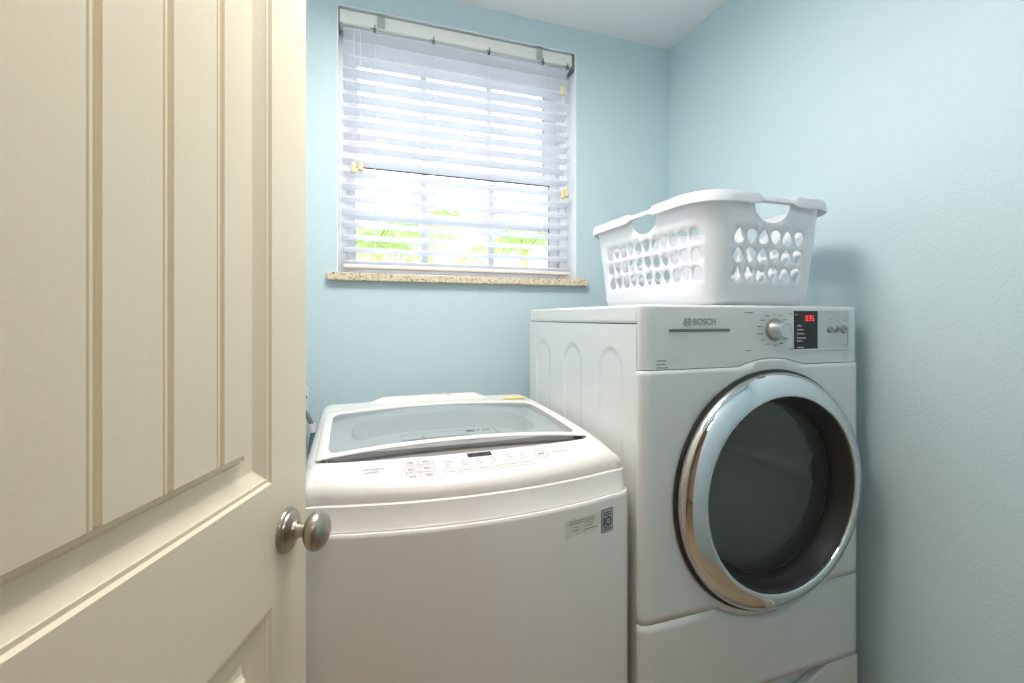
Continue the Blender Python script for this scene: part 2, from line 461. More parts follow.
# ------------------------------------------------------------------ washer
wx, hw = .243, .351
WY0, WY1 = .838, 1.560
def outline(n_side=28, d=0., fd=0.):
    """bowed-front rounded rectangle, counter-clockwise from front centre; d inset, fd additional front inset"""
    r = .045; rb = .05
    raw = []
    X0, X1 = wx-hw, wx+hw
    def fy(x): return WY0+.050*((x-wx)/.335)**2
    yc = fy(X1-r*.6)
    N = n_side
    for i in range(N): # front centre -> right
        x = wx+(hw-r)*i/N; raw.append((x, fy(x)))
    y0 = fy(X1-r)
    for i in range(9):
        a = -PI/2+.29+(PI/2-.29)*i/8
        raw.append((X1-r+r*math.cos(a)*1.0 - (0), y0+r+r*math.sin(a)+(0)))
    for i in range(1, N): raw.append((X1, y0+r+(WY1-rb-y0-r)*i/N))
    for i in range(9):
        a = PI/2*i/8; raw.append((X1-rb+rb*math.cos(a), WY1-rb+rb*math.sin(a)))
    for i in range(1, N): raw.append((X1-rb-(hw-rb)*i/N, WY1))
    half = raw
    mir = [(2*wx-x, y) for x, y in half[1:]][::-1]
    raw = half+[(wx, WY1)]+mir
    out = []; n = len(raw)
    for i in range(n):
        x, y = raw[i]; a_, b_ = raw[i-1], raw[(i+1) % n]
        tx, ty = b_[0]-a_[0], b_[1]-a_[1]; L = math.hypot(tx, ty); nx, ny = -ty/L, tx/L
        q = d+fd*max(0, ny)**2
        out.append((x+nx*q, y+ny*q))
    return out
def interp(x, T):
    if x <= T[0][0]: return T[0][1]
    for (a0, b0), (a1, b1) in zip(T, T[1:]):
        if x <= a1:
            t = (x-a0)/(a1-a0); return b0+(b1-b0)*t
    return T[-1][1]
def sm(a, b, x):
    t = min(1, max(0, (x-a)/(b-a))); return t*t*(3-2*t)
ZT = [(.86, .953), (.90, .962), (.95, .975), (1.0, .986), (1.05, .991), (1.15, .998), (1.25, 1.003), (1.35, 1.006), (1.45, 1.008), (1.56, 1.007)]
def ztop(x, y):
    u = (x-wx)/hw
    return interp(y, ZT)-.003*u*u-.012*max(0, abs(u)-.86)/.14
LX, LH = .2365, .307      # lid centre and half width
def lidback(u): return 1.405+.062*(1-u*u)
def zdeck(x, y):
    z = ztop(x, y)
    u = (x-LX)/LH
    if abs(u) < 1:                                       # scoop in front of the lid
        m_ = sm(0, .06, 1-abs(u))
        q_ = .021*(1-u*u)**.7; z -= .015*sm(.995-q_, 1.006-q_, y)*(1-sm(1.36, 1.40, y))*m_
    h = sm(1.485, 1.50, y)*(1-sm(1.535, 1.558, y))*sm(.045, .10, x)*(1-sm(.38, .43, x))
    return z+.014*h
wa = empty('washing_machine', (wx, 1.2, 0), 'white top-loading washing machine with a glass lid, beside the dryer', 'washing machine')
# cabinet
rows = []
for d, z in ((.012, .03), (.002, .035), (0, .04), (0, .45), (0, .879), (.0008, .883), (.0028, .8858), (.0070, .8864), (.02, .886)):
    rows.append([(x, y, z) for x, y in outline(d=d)])
gc = G().grid(rows, wrap=True); n = len(rows[0]); gc.f.append(tuple(range(n))[::-1])
gc.ob('cabinet', 'white', wa, smooth=True)
for x in (wx-hw+.06, wx+hw-.06):
    for y in (.95, 1.5): G().lathe([(0, 0), (.022, 0), (.020, .012), (.012, .014), (.012, .035), (0, .035)], (x, y, 0), (0, 0, 1), 20).ob('foot', 'darkplastic', wa, smooth=True)
# band
rows = []
for d, fd, z in ((.0075, .0, .880), (.0070, 0, .8885), (.0070, .003, .892), (.0075, .012, .926), (.0082, .0122, .9290), (.0105, .0125, .9305), (.02, .016, .9305)):
    rows.append([(x, y, z) for x, y in outline(d=d, fd=fd)])
G().grid(rows, wrap=True).ob('front_band', 'white', wa, smooth=True)
# deck
rows = []
def lay(d, fd, drop):
    return [(x, y, zdeck(x, y)-drop) for x, y in outline(d=d, fd=fd)]
o0 = outline(d=.016, fd=.016); rows.append([(x, y, .928) for x, y in o0])
o0 = outline(d=.0125, fd=.0145); rows.append([(x, y, .9300) for x, y in o0])
rows.append([(x, y, .9325) for x, y in outline(d=.0120, fd=.0140)])
rows.append([(x, y, .935) for x, y in outline(d=.0122, fd=.014)])
top_o = outline(d=.046, fd=.012)
low_o = outline(d=.0125, fd=.0145)
for k in range(1, 13):
    a = PI/2*k/12
    row = []
    for (x0, y0), (x1, y1) in zip(low_o, top_o):
        cx, cy = x1, y1; z1 = zdeck(x1, y1); q = math.sin(a)
        h = 1-math.cos(a)
        # quarter ellipse from lip (vertical) to top (tangent)
        row.append((x0+(x1-x0)*h, y0+(y1-y0)*h, .937+(z1-.937)*q))
    rows.append(row)
lip = rows[-1]
gd_ = G().grid(rows, wrap=True)
# inner sheet via triangulation so that the scoop is crisp
outer2 = [(p[0], p[1]) for p in lip]
pts = []
x = wx-hw+.05
while x < wx+hw-.05:
    y = .88
    while y < WY1-.045:
        pts.append((x+.0001*random.random(), y)); y += .003 if (.968 < y < 1.012) else .013
    x += .013
# opening under the lid
op = [(LX+.245*math.copysign(abs(math.cos(2*PI*k/64))**.45, math.cos(2*PI*k/64)), 1.240+.130*math.copysign(abs(math.sin(2*PI*k/64))**.6, math.sin(2*PI*k/64))) for k in range(64)]
v2, f2 = cdt(outer2, [op], lambda a, b: (a, b, zdeck(a, b)), pts)
gd_.add(v2, f2)
gd_.ob('top_cover', 'wdeck', wa, smooth=True)
# tub under the lid
rows = []
for sc_, dz in ((1.0, 0), (.97, -.004), (.94, -.03), (.90, -.05), (.72, -.06), (.62, -.062)):
    rows.append([(LX+(x-LX)*sc_, 1.240+(y-1.240)*sc_, zdeck(x, y)+dz-.0005) for x, y in op])
G().grid(rows, wrap=True).ob('tub_collar', 'wdeck', wa, smooth=True)
G().lathe([(.205, .42), (.213, .86), (.222, .925), (.205, .93), (.19, .92), (.188, .88), (.186, .44), (.0, .43)], (LX, 1.215, 0), (0, 0, 1), 56).ob('wash_drum', 'wgrey', wa, smooth=True)
# lid
def lidz(x, y):
    u = (x-LX)/LH; v = max(0, min(1, (y-1.0)/.42))
    return ztop(x, y)+.0020+.0115*(1-u*u)*(1-v)**3
def lfront(u): return 1.004+.014*(1-u*u)
def lp(u, v, inset=0):
    x = LX+LH*u; y0 = lfront(u); y1 = lidback(u)
    return x, y0+(y1-y0)*v
def rrect(ulo, uhi, vlo, vhi, ru, rv, m=7, cnt=20):
    pts = []
    for (cu, cv, a0) in ((uhi-ru, vlo+rv, -PI/2), (uhi-ru, vhi-rv, 0), (ulo+ru, vhi-rv, PI/2), (ulo+ru, vlo+rv, PI)):
        arc = [(cu+ru*math.cos(a0+PI/2*i/m), cv+rv*math.sin(a0+PI/2*i/m)) for i in range(m+1)]
        if pts:
            p, q = pts[-1], arc[0]
            pts += [(p[0]+(q[0]-p[0])*i/cnt, p[1]+(q[1]-p[1])*i/cnt) for i in range(1, cnt)]
        pts += arc
    p, q = pts[-1], pts[0]
    pts += [(p[0]+(q[0]-p[0])*i/cnt, p[1]+(q[1]-p[1])*i/cnt) for i in range(1, cnt)]
    return pts
lo = rrect(-1, 1, 0, 1, .03, .05); li = rrect(-.925, .925, .038, .835, .06, .09)
def lm(u, v, dz=0):
    x, y = lp(u, v); return (x, y, lidz(x, y)+dz)
lid = empty('lid', (LX, 1.2, 1.0), '', ''); del lid['label']; del lid['category']; lid.parent = wa; lid.location = Vector((LX, 1.2, 1.0))-ORG[wa.name]
def strip(rings): return G().grid([[lm(u, v, dz) for (u, v) in ring] for ring, dz in rings]+[], wrap=True)
def scl(ring, k): return [(u*k, .5+(v-.5)*k) for u, v in ring]
def mixr(A, B, t): return [(a[0]+(b_[0]-a[0])*t, a[1]+(b_[1]-a[1])*t) for a, b_ in zip(A, B)]
strip([(li, -.005), (li, .0005), (mixr(lo, li, .97), .0012), (mixr(lo, li, .8), .0018), (mixr(lo, li, .5), .0015), (mixr(lo, li, .2), .0005), (mixr(lo, li, .06), -.0005), (lo, -.002), (lo, -.0035), (mixr(lo, li, .1), -.0045), (mixr(lo, li, .6), -.0055), (li, -.005)]).ob('lid_frame', 'wdeck', lid, smooth=True)
gp = G().grid([[lm(u, v, -.001) for (u, v) in mixr(li, [(0, .5)]*len(li), t)] for t in (0, .1, .3, .5, .7, .9, .999)], wrap=True)
gp.ob('lid_glass', 'lidglass', lid, smooth=True)
# printed plate near the front of the glass
def lw(x, y, dz=.0008): return (x, y, lidz(x, y)+dz)
def quad(g, fn, x0, x1, y0, y1, n=1):
    for i in range(n):
        a = x0+(x1-x0)*i/n; b_ = x0+(x1-x0)*(i+1)/n
        g.add([fn(a, y0), fn(b_, y0), fn(b_, y1), fn(a, y1)], [(0, 1, 2, 3)])
    return g
gq = G(); f_ = lambda x, y: lw(x, y, .0004)
quad(gq, f_, .105, .330, 1.046, 1.0485, 10); quad(gq, f_, .105, .330, 1.092, 1.0945, 10); quad(gq, f_, .105, .1075, 1.046, 1.0945); quad(gq, f_, .3275, .330, 1.046, 1.0945)
gq.ob('lid_print', 'greyink', lid)
for x0, x1, y0, y1 in ((.257, .277, 1.074, 1.082), (.285, .289, 1.076, 1.082), (.297, .303, 1.077, 1.082), (.306, .314, 1.076, 1.081), (.150, .157, 1.063, 1.067)):
    quad(G(), f_, x0, x1, y0, y1, 2).ob('lid_lettering', 'ink', lid)
gq = G(); quad(gq, lambda x, y: (x, y, ztop(x, y)+.0055), .456, .536, 1.405, 1.432, 6)
gq.ob('yellow_label', 'yellow', lid, label='yellow sticker on the lid corner')
dk = lambda x, y: (x, y, zdeck(x, y)+.0008)
quad(G(), dk, .245, .258, 1.50, 1.518, 2).ob('latch_mark', 'cream', wa)
quad(quad(G(), dk, .285, .310, 1.50, 1.506, 2), dk, .285, .293, 1.506, 1.520).ob('latch_mark', 'cream', wa)
# sheet over the finger recess, coloured dark grey in place of its shade
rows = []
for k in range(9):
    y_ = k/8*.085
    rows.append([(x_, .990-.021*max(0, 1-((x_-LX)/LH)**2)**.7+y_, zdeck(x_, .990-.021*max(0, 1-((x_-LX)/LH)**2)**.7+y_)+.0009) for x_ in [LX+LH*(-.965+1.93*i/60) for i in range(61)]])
G().grid(rows[1:]).ob('recess_shade_strip', 'recess', wa, smooth=True, label='recess under the lid edge, its shade painted dark grey')
# control print on the sloping front
def pr(x, y): return (x, y, zdeck(x, y)+.0007)
g1 = G(); quad(g1, pr, .232, .284, .953, .969, 4); g1.ob('display_window', 'black', wa)
def outl(g, x0, x1, y0, y1, t=.0008):
    quad(g, pr, x0, x1, y0, y0+t, 2); quad(g, pr, x0, x1, y1-t, y1, 2); quad(g, pr, x0, x0+t, y0, y1); quad(g, pr, x1-t, x1, y0, y1); return g
def wdash(name, m, x0, x1, y, h=.0028):
    g_ = G(); x = x0; rnd = random.Random(int(x0*1e5+y*1e4))
    while x < x1-.001:
        w_ = rnd.uniform(.0012, .0026); quad(g_, pr, x, min(x1, x+w_), y, y+h*rnd.choice((.8, 1))); x += w_+.0006
    return g_.ob(name, m, wa)
for c in range(2):
    for r in range(3):
        x0 = .098+c*.031; y0 = .897+r*.024
        outl(G(), x0, x0+.028, y0, y0+.021).ob('touch_button', 'greyink', wa)
        for k in range(2): wdash('button_print', 'greyink', x0+.006, x0+.021, y0+.006+k*.005)
for c in range(6):
    x0 = .176+c*.0325; yb = .900+c*.001
    outl(G(), x0, x0+.027, yb, yb+.020).ob('touch_button', 'greyink', wa)
    wdash('button_print', 'greyink', x0+.005, x0+.022, yb+.0085)
    for k in range(3): wdash('option_print', 'greyink', x0+.004, x0+.014+.003*((k+c) % 3), yb+.026+k*.0085, .0024)
for k in range(2): wdash('panel_print', 'greyink', .020, .062-.012*k, .944-k*.010, .0036)
def circ(name, m, cx, cy, rx, ry, t):
    g_ = G(); A = [2*PI*k/28 for k in range(28)]
    g_.grid([[pr(cx+(rx-q)*math.cos(a), cy+(ry-q)*math.sin(a)) for a in A] for q in (0, t)], wrap=True); return g_.ob(name, m, wa)
circ('start_button', 'greyink', .392, .940, .0165, .0150, .0012)
circ('round_button', 'greyink', .385, .967, .0070, .0062, .001); circ('round_button', 'greyink', .405, .967, .0070, .0062, .001); circ('round_button', 'greyink', .478, .956, .0075, .0066, .001)
wdash('button_print', 'greyink', .425, .448, .964); wdash('button_print', 'greyink', .419, .454, .942)
g4 = G(); g4.add([pr(.387, .936), pr(.387, .944), pr(.3935, .940)], [(0, 1, 2)]); quad(g4, pr, .3945, .3962, .9365, .9435); quad(g4, pr, .3975, .3992, .9365, .9435)
g4.ob('start_symbol', 'ink', wa)
# stickers on the cabinet front
def wf(x, z, o=.0008):
    return (x, WY0+.050*((x-wx)/.335)**2-o, z)
TX = 0.
def vq(g, x0, x1, z0, z1, o, n=4):
    for i in range(n):
        a = x0+(x1-x0)*i/n+TX; b_ = x0+(x1-x0)*(i+1)/n+TX
        g.add([wf(a, z0, o), wf(b_, z0, o), wf(b_, z1, o), wf(a, z1, o)], [(0, 1, 2, 3)])
    return g
TX = .006
tg = vq(G(), .494, .527, .812, .862, .0008).ob('warranty_sticker', 'ink', wa, label='dark bordered sticker with a large 10')
vq(G(), .4955, .5255, .8135, .8605, .0012).ob('sticker_face', 'tag', tg)
for x0, x1, z in ((.499, .520, .853), (.500, .522, .848), (.499, .522, .8175), (.501, .519, .8222)): vq(G(), x0, x1, z, z+.0022, .0016).ob('sticker_print', 'ink', tg)
vq(G(), .4995, .5040, .8265, .8445, .0016).ob('sticker_digit', 'ink', tg)
G().grid([[wf(.5140+TX+a_*math.cos(2*PI*k/28), .8354+b_*math.sin(2*PI*k/28), .0016) for k in range(28)] for a_, b_ in ((.0088, .0098), (.0055, .0062))], wrap=True).ob('sticker_digit', 'ink', tg)
vq(G(), .5120, .5160, .8344, .8364, .0016).ob('sticker_print', 'ink', tg)
TX = 0.
cl = vq(G(), .408, .492, .825, .860, .0008).ob('info_label', 'clear', wa, label='pale label with tiny grey lines of text')
for x0, x1, z in ((.417, .480, .853), (.417, .484, .8485), (.430, .437, .8405), (.426, .442, .8345), (.455, .477, .8440), (.455, .477, .8385), (.452, .488, .8315)): vq(G(), x0, x1, z, z+.0018, .0013).ob('label_print', 'greyink', cl)


# ------------------------------------------------------------------ dryer
dX0, dX1, dYF, dYB, dZ0, dZ1 = .607, 1.299, .880, 1.558, .364, 1.301
CX, CZ = .985, .847; RS = 1.015
dy = empty('dryer', (.95, 1.2, dZ0), 'white front-loading dryer with a round chrome-ringed door, basket on top', 'dryer')
# path round the front: arc length -> (x, y)
rc = .030
ry = .013
def path(p):
    if p < 0: return dX0, dYF+ry-p
    L = PI/2*rc; W_ = dX1-dX0-2*rc
    if p < L: a = p/rc; return dX0+rc-rc*math.cos(a), dYF+ry-ry*math.sin(a)
    if p < L+W_: return dX0+rc+(p-L), dYF
    if p < 2*L+W_: a = (p-L-W_)/rc; return dX1-rc+rc*math.sin(a), dYF+ry-ry*math.cos(a)
    return dX1, dYF+ry+(p-2*L-W_)
def path_old(p):
    """p=0 at left side (y=dYF+rc), increasing to the right"""
    L = PI/2*rc; W_ = dX1-dX0-2*rc
    if p < 0: return dX0, dYF+rc-p
    if p < L: a = p/rc; return dX0+rc-rc*math.cos(a), dYF+rc-rc*math.sin(a)
    if p < L+W_: return dX0+rc+(p-L), dYF
    if p < 2*L+W_: a = (p-L-W_)/rc; return dX1-rc+rc*math.sin(a), dYF+rc-rc*math.cos(a)
    return dX1, dYF+rc+(p-2*L-W_)
PL = PI*rc+dX1-dX0-2*rc
def pofx(x): return PI/2*rc+(x-dX0-rc)
def seam_top(x):
    q = abs(x-CX-.004); R = .323; z = 1.152
    if q < .16:
        z = max(z, CZ+math.sqrt(max(0, R*R-q*q))) if q < .12 else z
    return z
def seam_low(x):
    q = abs(x-CX+.01); z = .582
    if q < .16: z = min(z, CZ-math.sqrt(R2*R2-q*q)) if q < .158 else z
    return z
R2 = .309
# control panel
ps = [-.001+i*(PL+.002)/150 for i in range(151)]
rows = []
rows.append([(path(p)[0], path(p)[1]+.006, seam_top(path(p)[0])+.0009) for p in ps])
for f in (0, .25, .5, .75, 1):
    rows.append([(*path(p), seam_top(path(p)[0])+.0009+(dZ1-.008-seam_top(path(p)[0])-.0009)*f) for p in ps])
def inn(p, q):
    x, y = path(p); x2, y2 = path(p+1e-4); tx, ty = x2-x, y2-y; L = math.hypot(tx, ty)
    return x-ty/L*q, y+tx/L*q
for k in range(1, 7):
    a = PI/2*k/6; rows.append([(*inn(p, .008*(1-math.cos(a))), dZ1-.008+.008*math.sin(a)) for p in ps])
rows.append([(*inn(p, .012), dZ1) for p in ps])
cp = G().grid(rows).ob('control_panel', 'dryer', dy, smooth=True)
# top panel
G().box(dX0+.0005, dX1-.0005, dYF+.016, dYB, 1.2575, dZ1-.0005).ob('top_panel', 'dryer', dy, bevel=.007, seg=3)
# cabinet: left side embossed with three arches, other sides plain
rows = []
zs = [dZ0+.002+(1.2555-dZ0-.002)*i/150 for i in range(151)]
ysd = [dYF+.0155+(dYB-dYF-.0155)*i/110 for i in range(111)]
def emb(y, z):
    dd = 0
    for c in (1.010, 1.220, 1.437):
        q = math.hypot(y-c, max(0, z-1.140)) if z > .50 else math.hypot(y-c, z-.50)
        dd = max(dd, 1-sm(.046, .060, q))
    return dd*.003
gcab = G().grid([[(dX0+emb(y, z), y, z) for y in ysd] for z in zs])
y0, y1, z0, z1 = dYF+.0155, dYB, dZ0+.002, 1.2555
gcab.add([(dX1, y0, z0), (dX1, y1, z0), (dX1, y1, z1), (dX1, y0, z1)], [(0, 1, 2, 3)])
gcab.add([(dX0, y1, z0), (dX1, y1, z0), (dX1, y1, z1), (dX0, y1, z1)], [(0, 1, 2, 3)])
gcab.add([(dX0, y0, z0), (dX1, y0, z0), (dX1, y1, z0), (dX0, y1, z0)], [(0, 1, 2, 3)])
gcab.add([(dX0, y0, z1), (dX1, y0, z1), (dX1, y1, z1), (dX0, y1, z1)], [(0, 1, 2, 3)])
gcab.ob('cabinet', 'dryer', dy, smooth=True)
# front panel with the door hole
def mpf(p, z): return (*path(p), z)
xsamp = [-.001+i*(PL+.002)/200 for i in range(201)]
tops = [(p, seam_top(path(p)[0])-.0009) for p in xsamp]; lows = [(p, seam_low(path(p)[0])+.0009) for p in xsamp]
hc = pofx(CX)
hole = [(hc+.24*math.cos(2*PI*k/72), CZ+.24*math.sin(2*PI*k/72)) for k in range(72)]
inner = [(p+.0001, .50+i*.020) for p in xsamp[:16]+xsamp[16:-16:4]+xsamp[-16:] for i in range(36) if seam_low(path(p)[0])+.006 < .50+i*.020 < seam_top(path(p)[0])-.006]
v_, f_2 = cdt(lows+tops[::-1], [hole], mpf, inner)
fp = obj('front_panel', v_, f_2, 'dryer', dy, smooth=True, solid=.005, off=0)
v_, f_2 = cdt([(p, dZ0+.0015) for p in xsamp]+[(p, seam_low(path(p)[0])-.0009) for p in xsamp[::-1]], [], mpf, [(p+.0001, .38+i*.02) for p in xsamp[:16]+xsamp[16:-16:4]+xsamp[-16:] for i in range(11) if .38+i*.02 < seam_low(path(p)[0])-.006])
obj('lower_panel', v_, f_2, 'dryer', dy, smooth=True, solid=.005, off=0)
# door
dd = empty('dryer_door', (CX, dYF, CZ), '', ''); del dd['label']; del dd['category']; dd.parent = dy; dd.location = Vector((CX, dYF, CZ))-ORG[dy.name]
YA = (0, 1, 0)
def LA(prof, name, m, par, n=96, **k): return G().lathe([(r*RS, h+.004*(h < .8695)) for r, h in prof], (CX, 0, CZ), YA, n, **k).ob(name, m, par, smooth=True)
LA([(.262, .8785), (.289, .8785), (.292, .873), (.290, .868), (.284, .866), (.262, .866)], 'door_gasket', 'darkplastic', dd, close=True)
LA([(.270, .868), (.2835, .868), (.2848, .862), (.2842, .857), (.2820, .853)], 'ring_edge', 'steel', dd)
LA([(.2820, .853), (.2812, .8512), (.2780, .8470), (.272, .8415), (.264, .8365), (.256, .8325), (.248, .8290), (.241, .8265), (.236, .8257), (.2325, .8265), (.2305, .8290), (.2300, .8340)], 'chrome_ring', 'chrome', dd)
LA([(.2300, .8335), (.2275, .836), (.2245, .843), (.2185, .864), (.2140, .8690), (.2125, .892), (.2085, .894)], 'inner_collar', 'darkplastic', dd)
LA([(.2100, .893), (.195, .8890), (.17, .8850), (.13, .8815), (.08, .8792), (.04, .8783), (0, .878)], 'door_glass', 'doorglass', dd)
LA([(.235, .898), (.235, .945), (.262, .955), (.262, 1.46), (.20, 1.475), (0, 1.475)], 'drum', 'drum', dy)
for k in range(3):
    a = PI/2+2*PI*k/3+.5; c_, s_ = math.cos(a), math.sin(a)
    rows = []
    for i in range(9):
        y = .965+.48*i/8; h = .055*math.sin(PI*min(1, .12+i/8*.9))+.004
        rows.append([(CX+c_*(.263-hh)-s_*wd, y, CZ+s_*(.263-hh)+c_*wd) for hh, wd in ((0, -.045), (h*.6, -.028), (h, -.01), (h, .01), (h*.6, .028), (0, .045))])
    G().grid(rows).ob('drum_baffle', 'trim', dy, smooth=True)
# controls
def fr(x, z, o=.0006): return (x, dYF-o, z)
def fq(g, x0, x1, z0, z1, o=.0008): return g.add([fr(x0, z0, o), fr(x1, z0, o), fr(x1, z1, o), fr(x0, z1, o)], [(0, 1, 2, 3)])
text('brand_lettering', 'BOSCH', .0205, 'greyink', lambda a, b: fr(.7820+a, 1.2605+b, .001), cp, bold=.022, sx=1.0)
gl = G().lathe([(.0105, -.0012), (.0105, 0), (.0090, 0), (.0090, -.0012)], (.7335, dYF, 1.2605), YA, 40, close=True)
for x0, x1, z0, z1 in ((-.0052, -.0034, -.0072, .0072), (.0034, .0052, -.0072, .0072), (-.0034, .0034, -.0012, .0012)): gl.box(.7335+x0, .7335+x1, dYF-.0012, dYF, 1.2605+z0, 1.2605+z1)
gl.ob('brand_emblem', 'greyink', cp)
G().box(.682, .856, dYF-.003, dYF+.001, 1.2380, 1.2448).ob('trim_bar', 'darksteel', cp, bevel=.0015)
def dash(name, m, par, x0, x1, z, h=.0022, o=.0008):
    """one line of tiny illegible lettering"""
    g_ = G(); x = x0; rnd = random.Random(int(x0*1e5+z*1e4))
    while x < x1-.0008:
        w_ = rnd.uniform(.0009, .0016); hh = h*rnd.choice((.7, .7, 1))
        fq(g_, x, min(x1, x+w_), z-h/2, z-h/2+hh, o); x += w_+.00035
    return g_.ob(name, m, par)
for k in range(3): dash('feature_print', 'ink', cp, .648, .648+(.028, .025, .031)[k], 1.1730-k*.0078, .0028)
dash('corner_print', 'ink', cp, .902, .930, 1.2835, .0026); dash('corner_print', 'ink', cp, .904, .924, 1.1905, .0026)
dash('corner_print', 'ink', cp, 1.046, 1.060, 1.2805, .0026); dash('corner_print', 'ink', cp, 1.046, 1.060, 1.1920, .0026)
KX, KZ = .998, 1.241
for k in range(14):
    a = PI/2+.02+k*2*PI/14
    x = KX+.0395*math.cos(a)*1.12; z = KZ+.0390*math.sin(a)
    if abs(x-KX) < .012 and z > KZ: x0, x1 = x-.004, x+.004
    elif math.cos(a) < 0: x0, x1 = x-.011, x+.005
    else: x0, x1 = x-.005, x+.009
    dash('dial_print', 'ink', cp, x0, x1, z, .0024)
G().lathe([(0, 0), (.0285, 0), (.0285, -.002), (.0262, -.0035), (.0245, -.0015), (0, -.0015)], (KX, dYF, KZ), YA, 48).ob('dial_base', 'nickel', cp, smooth=True)
G().lathe([(.0235, -.001), (.0230, -.0045), (.0222, -.006), (.0205, -.029), (.0200, -.0325), (.0178, -.0340), (.0168, -.0330), (0, -.0330)], (KX, dYF, KZ), YA, 48).ob('dial_knob', 'steel', cp, smooth=True)
DX = -.0075
frame(G(), 1.066+DX, 1.2650+DX, 1.1862, 1.2895, dYF-.0028, dYF+.001, .0015, .002, .0012, .0042).ob('display_bezel', 'dryer', cp, bevel=.0008)
ds = G().box(1.0685+DX, 1.1515+DX, dYF-.0022, dYF, 1.1905, 1.2880).ob('display', 'black', cp, bevel=.0004, label='black display window with red digits')
SEG = {'a': (-1, 1, 1, 1), 'g': (-1, 1, 0, 0), 'd': (-1, 1, -1, -1), 'f': (-1, -1, 0, 1), 'b': (1, 1, 0, 1), 'e': (-1, -1, -1, 0), 'c': (1, 1, -1, 0)}
for k, ss in enumerate(('abcdef', 'abgcd', 'afgcd')):
    g_ = G(); cx = 1.1125+DX+k*.0105
    for c_ in ss:
        a0, a1, b0, b1 = SEG[c_]; t_ = .00055
        fq(g_, cx+a0*.0030-t_, cx+a1*.0030+t_, 1.2695+b0*.0062-t_, 1.2695+b1*.0062+t_, .0027)
    g_.ob('digit', 'red', ds)
dash('display_print', 'whiteink', ds, 1.073+DX, 1.082+DX, 1.2785, .0020, .0027)
for k, wd in enumerate((.015, .022, .026, .030, .021)):
    dash('display_print', 'whiteink', ds, 1.079+DX, 1.079+DX+wd, (1.2505, 1.2405, 1.2300, 1.2190, 1.2115)[k], .0034, .0027)
dash('display_print', 'whiteink', ds, 1.079+DX, 1.102+DX, 1.1955, .0026, .0027)
bp_ = G().box(1.1525+DX, 1.2625+DX, dYF-.0018, dYF, 1.1905, 1.2880).ob('button_plate', 'silver', cp, bevel=.0006)
for i, (x, r) in enumerate(((1.1870, .0092), (1.2110, .0092), (1.2380, .0112))):
    b1 = G().lathe([(0, -.0015), (r, -.0015), (r, -.0045), (r*.84, -.0065), (r*.66, -.0065), (r*.55, -.0052), (0, -.0052)], (x, dYF, 1.2400), YA, 28).ob('button', 'buttonmetal', cp, smooth=True)
    dash('button_symbol', ('greyink', 'greyink', 'redink')[i], b1, x-.0022, x+.0022, 1.2400, .0050, .0058)
for x0, x1, z in ((1.182, 1.196, 1.267), (1.211, 1.219, 1.2690), (1.209, 1.221, 1.2635), (1.238, 1.249, 1.2690), (1.236, 1.250, 1.2635), (1.199, 1.209, 1.2145), (1.237, 1.249, 1.2045), (1.234, 1.251, 1.1990)): dash('button_print', 'greyink', cp, x0, x1, z, .0020, .0022)
gi = G(); gi.add([fr(1.2385, 1.1700), fr(1.2450, 1.1760), fr(1.2450, 1.1745), fr(1.2400, 1.1695)], [(0, 1, 2, 3)]); gi.add([fr(1.2515, 1.1700), fr(1.2450, 1.1760), fr(1.2450, 1.1745), fr(1.2500, 1.1695)], [(0, 1, 2, 3)])
gi.ob('lock_symbol', 'greyink', cp)
dash('lock_print', 'greyink', cp, 1.2415, 1.2485, 1.1625, .0020)

# pedestal
pd = empty('dryer_pedestal', (.95, 1.2, 0), 'white storage drawer pedestal under the dryer, notched handle at its top', 'pedestal')
G().box(dX0, dX1, dYF+.024, dYB, .02, .360).ob('pedestal_body', 'dryer', pd, bevel=.004)
no = [(dX0+.002, .03), (dX1-.002, .03), (dX1-.002, .3605), (1.184, .3605), (1.168, .352), (1.105, .322), (1.085, .318), (.815, .318), (.795, .322), (.732, .352), (.716, .3605), (dX0+.002, .3605)]
n = len(no)
obj('drawer_front', [(x, dYF, z) for x, z in no]+[(x, dYF+.023, z) for x, z in no], [tuple(range(n))]+[tuple(range(n, 2*n))[::-1]]+[(i, (i+1) % n, n+(i+1) % n, n+i) for i in range(n)], 'dryer', pd, bevel=.004)
for x in (dX0+.06, dX1-.06):
    for y in (.95, 1.5): G().box(x-.02, x+.02, y-.02, y+.02, 0, .02).ob('foot', 'darkplastic', pd, bevel=.003)

# ------------------------------------------------------------------ basket
bk = empty('laundry_basket', (1.012, 1.148, dZ1), 'white plastic laundry basket with egg-shaped holes on the dryer top', 'laundry basket')
BA, BB, BR = .211, .280, .080           # half sizes of the wall top, corner radius
BCX, BCY, BZ0, BZ1 = 1.005, 1.172, dZ1+.001, 1.576
Lx, Ly, Lr = 2*(BA-BR), 2*(BB-BR), PI/2*BR
PER = 2*Lx+2*Ly+4*Lr
def rim(s, o):
    """s along the outline from the middle of the front side going right; o outward offset"""
    s = (s+Lx/2) % PER
    r = BR+o
    if s < Lx: return BCX-Lx/2+s, BCY-BB-o
    s -= Lx
    if s < Lr: a = s/BR; return BCX+Lx/2+r*math.sin(a), BCY-Ly/2-r*math.cos(a)
    s -= Lr
    if s < Ly: return BCX+BA+o, BCY-Ly/2+s
    s -= Ly
    if s < Lr: a = s/BR; return BCX+Lx/2+r*math.cos(a), BCY+Ly/2+r*math.sin(a)
    s -= Lr
    if s < Lx: return BCX+Lx/2-s, BCY+BB+o
    s -= Lx
    if s < Lr: a = s/BR; return BCX-Lx/2-r*math.sin(a), BCY+Ly/2+r*math.cos(a)
    s -= Lr
    if s < Ly: return BCX-BA-o, BCY+Ly/2-s
    s -= Ly
    a = s/BR; return BCX-Lx/2-r*math.cos(a), BCY-Ly/2-r*math.sin(a)
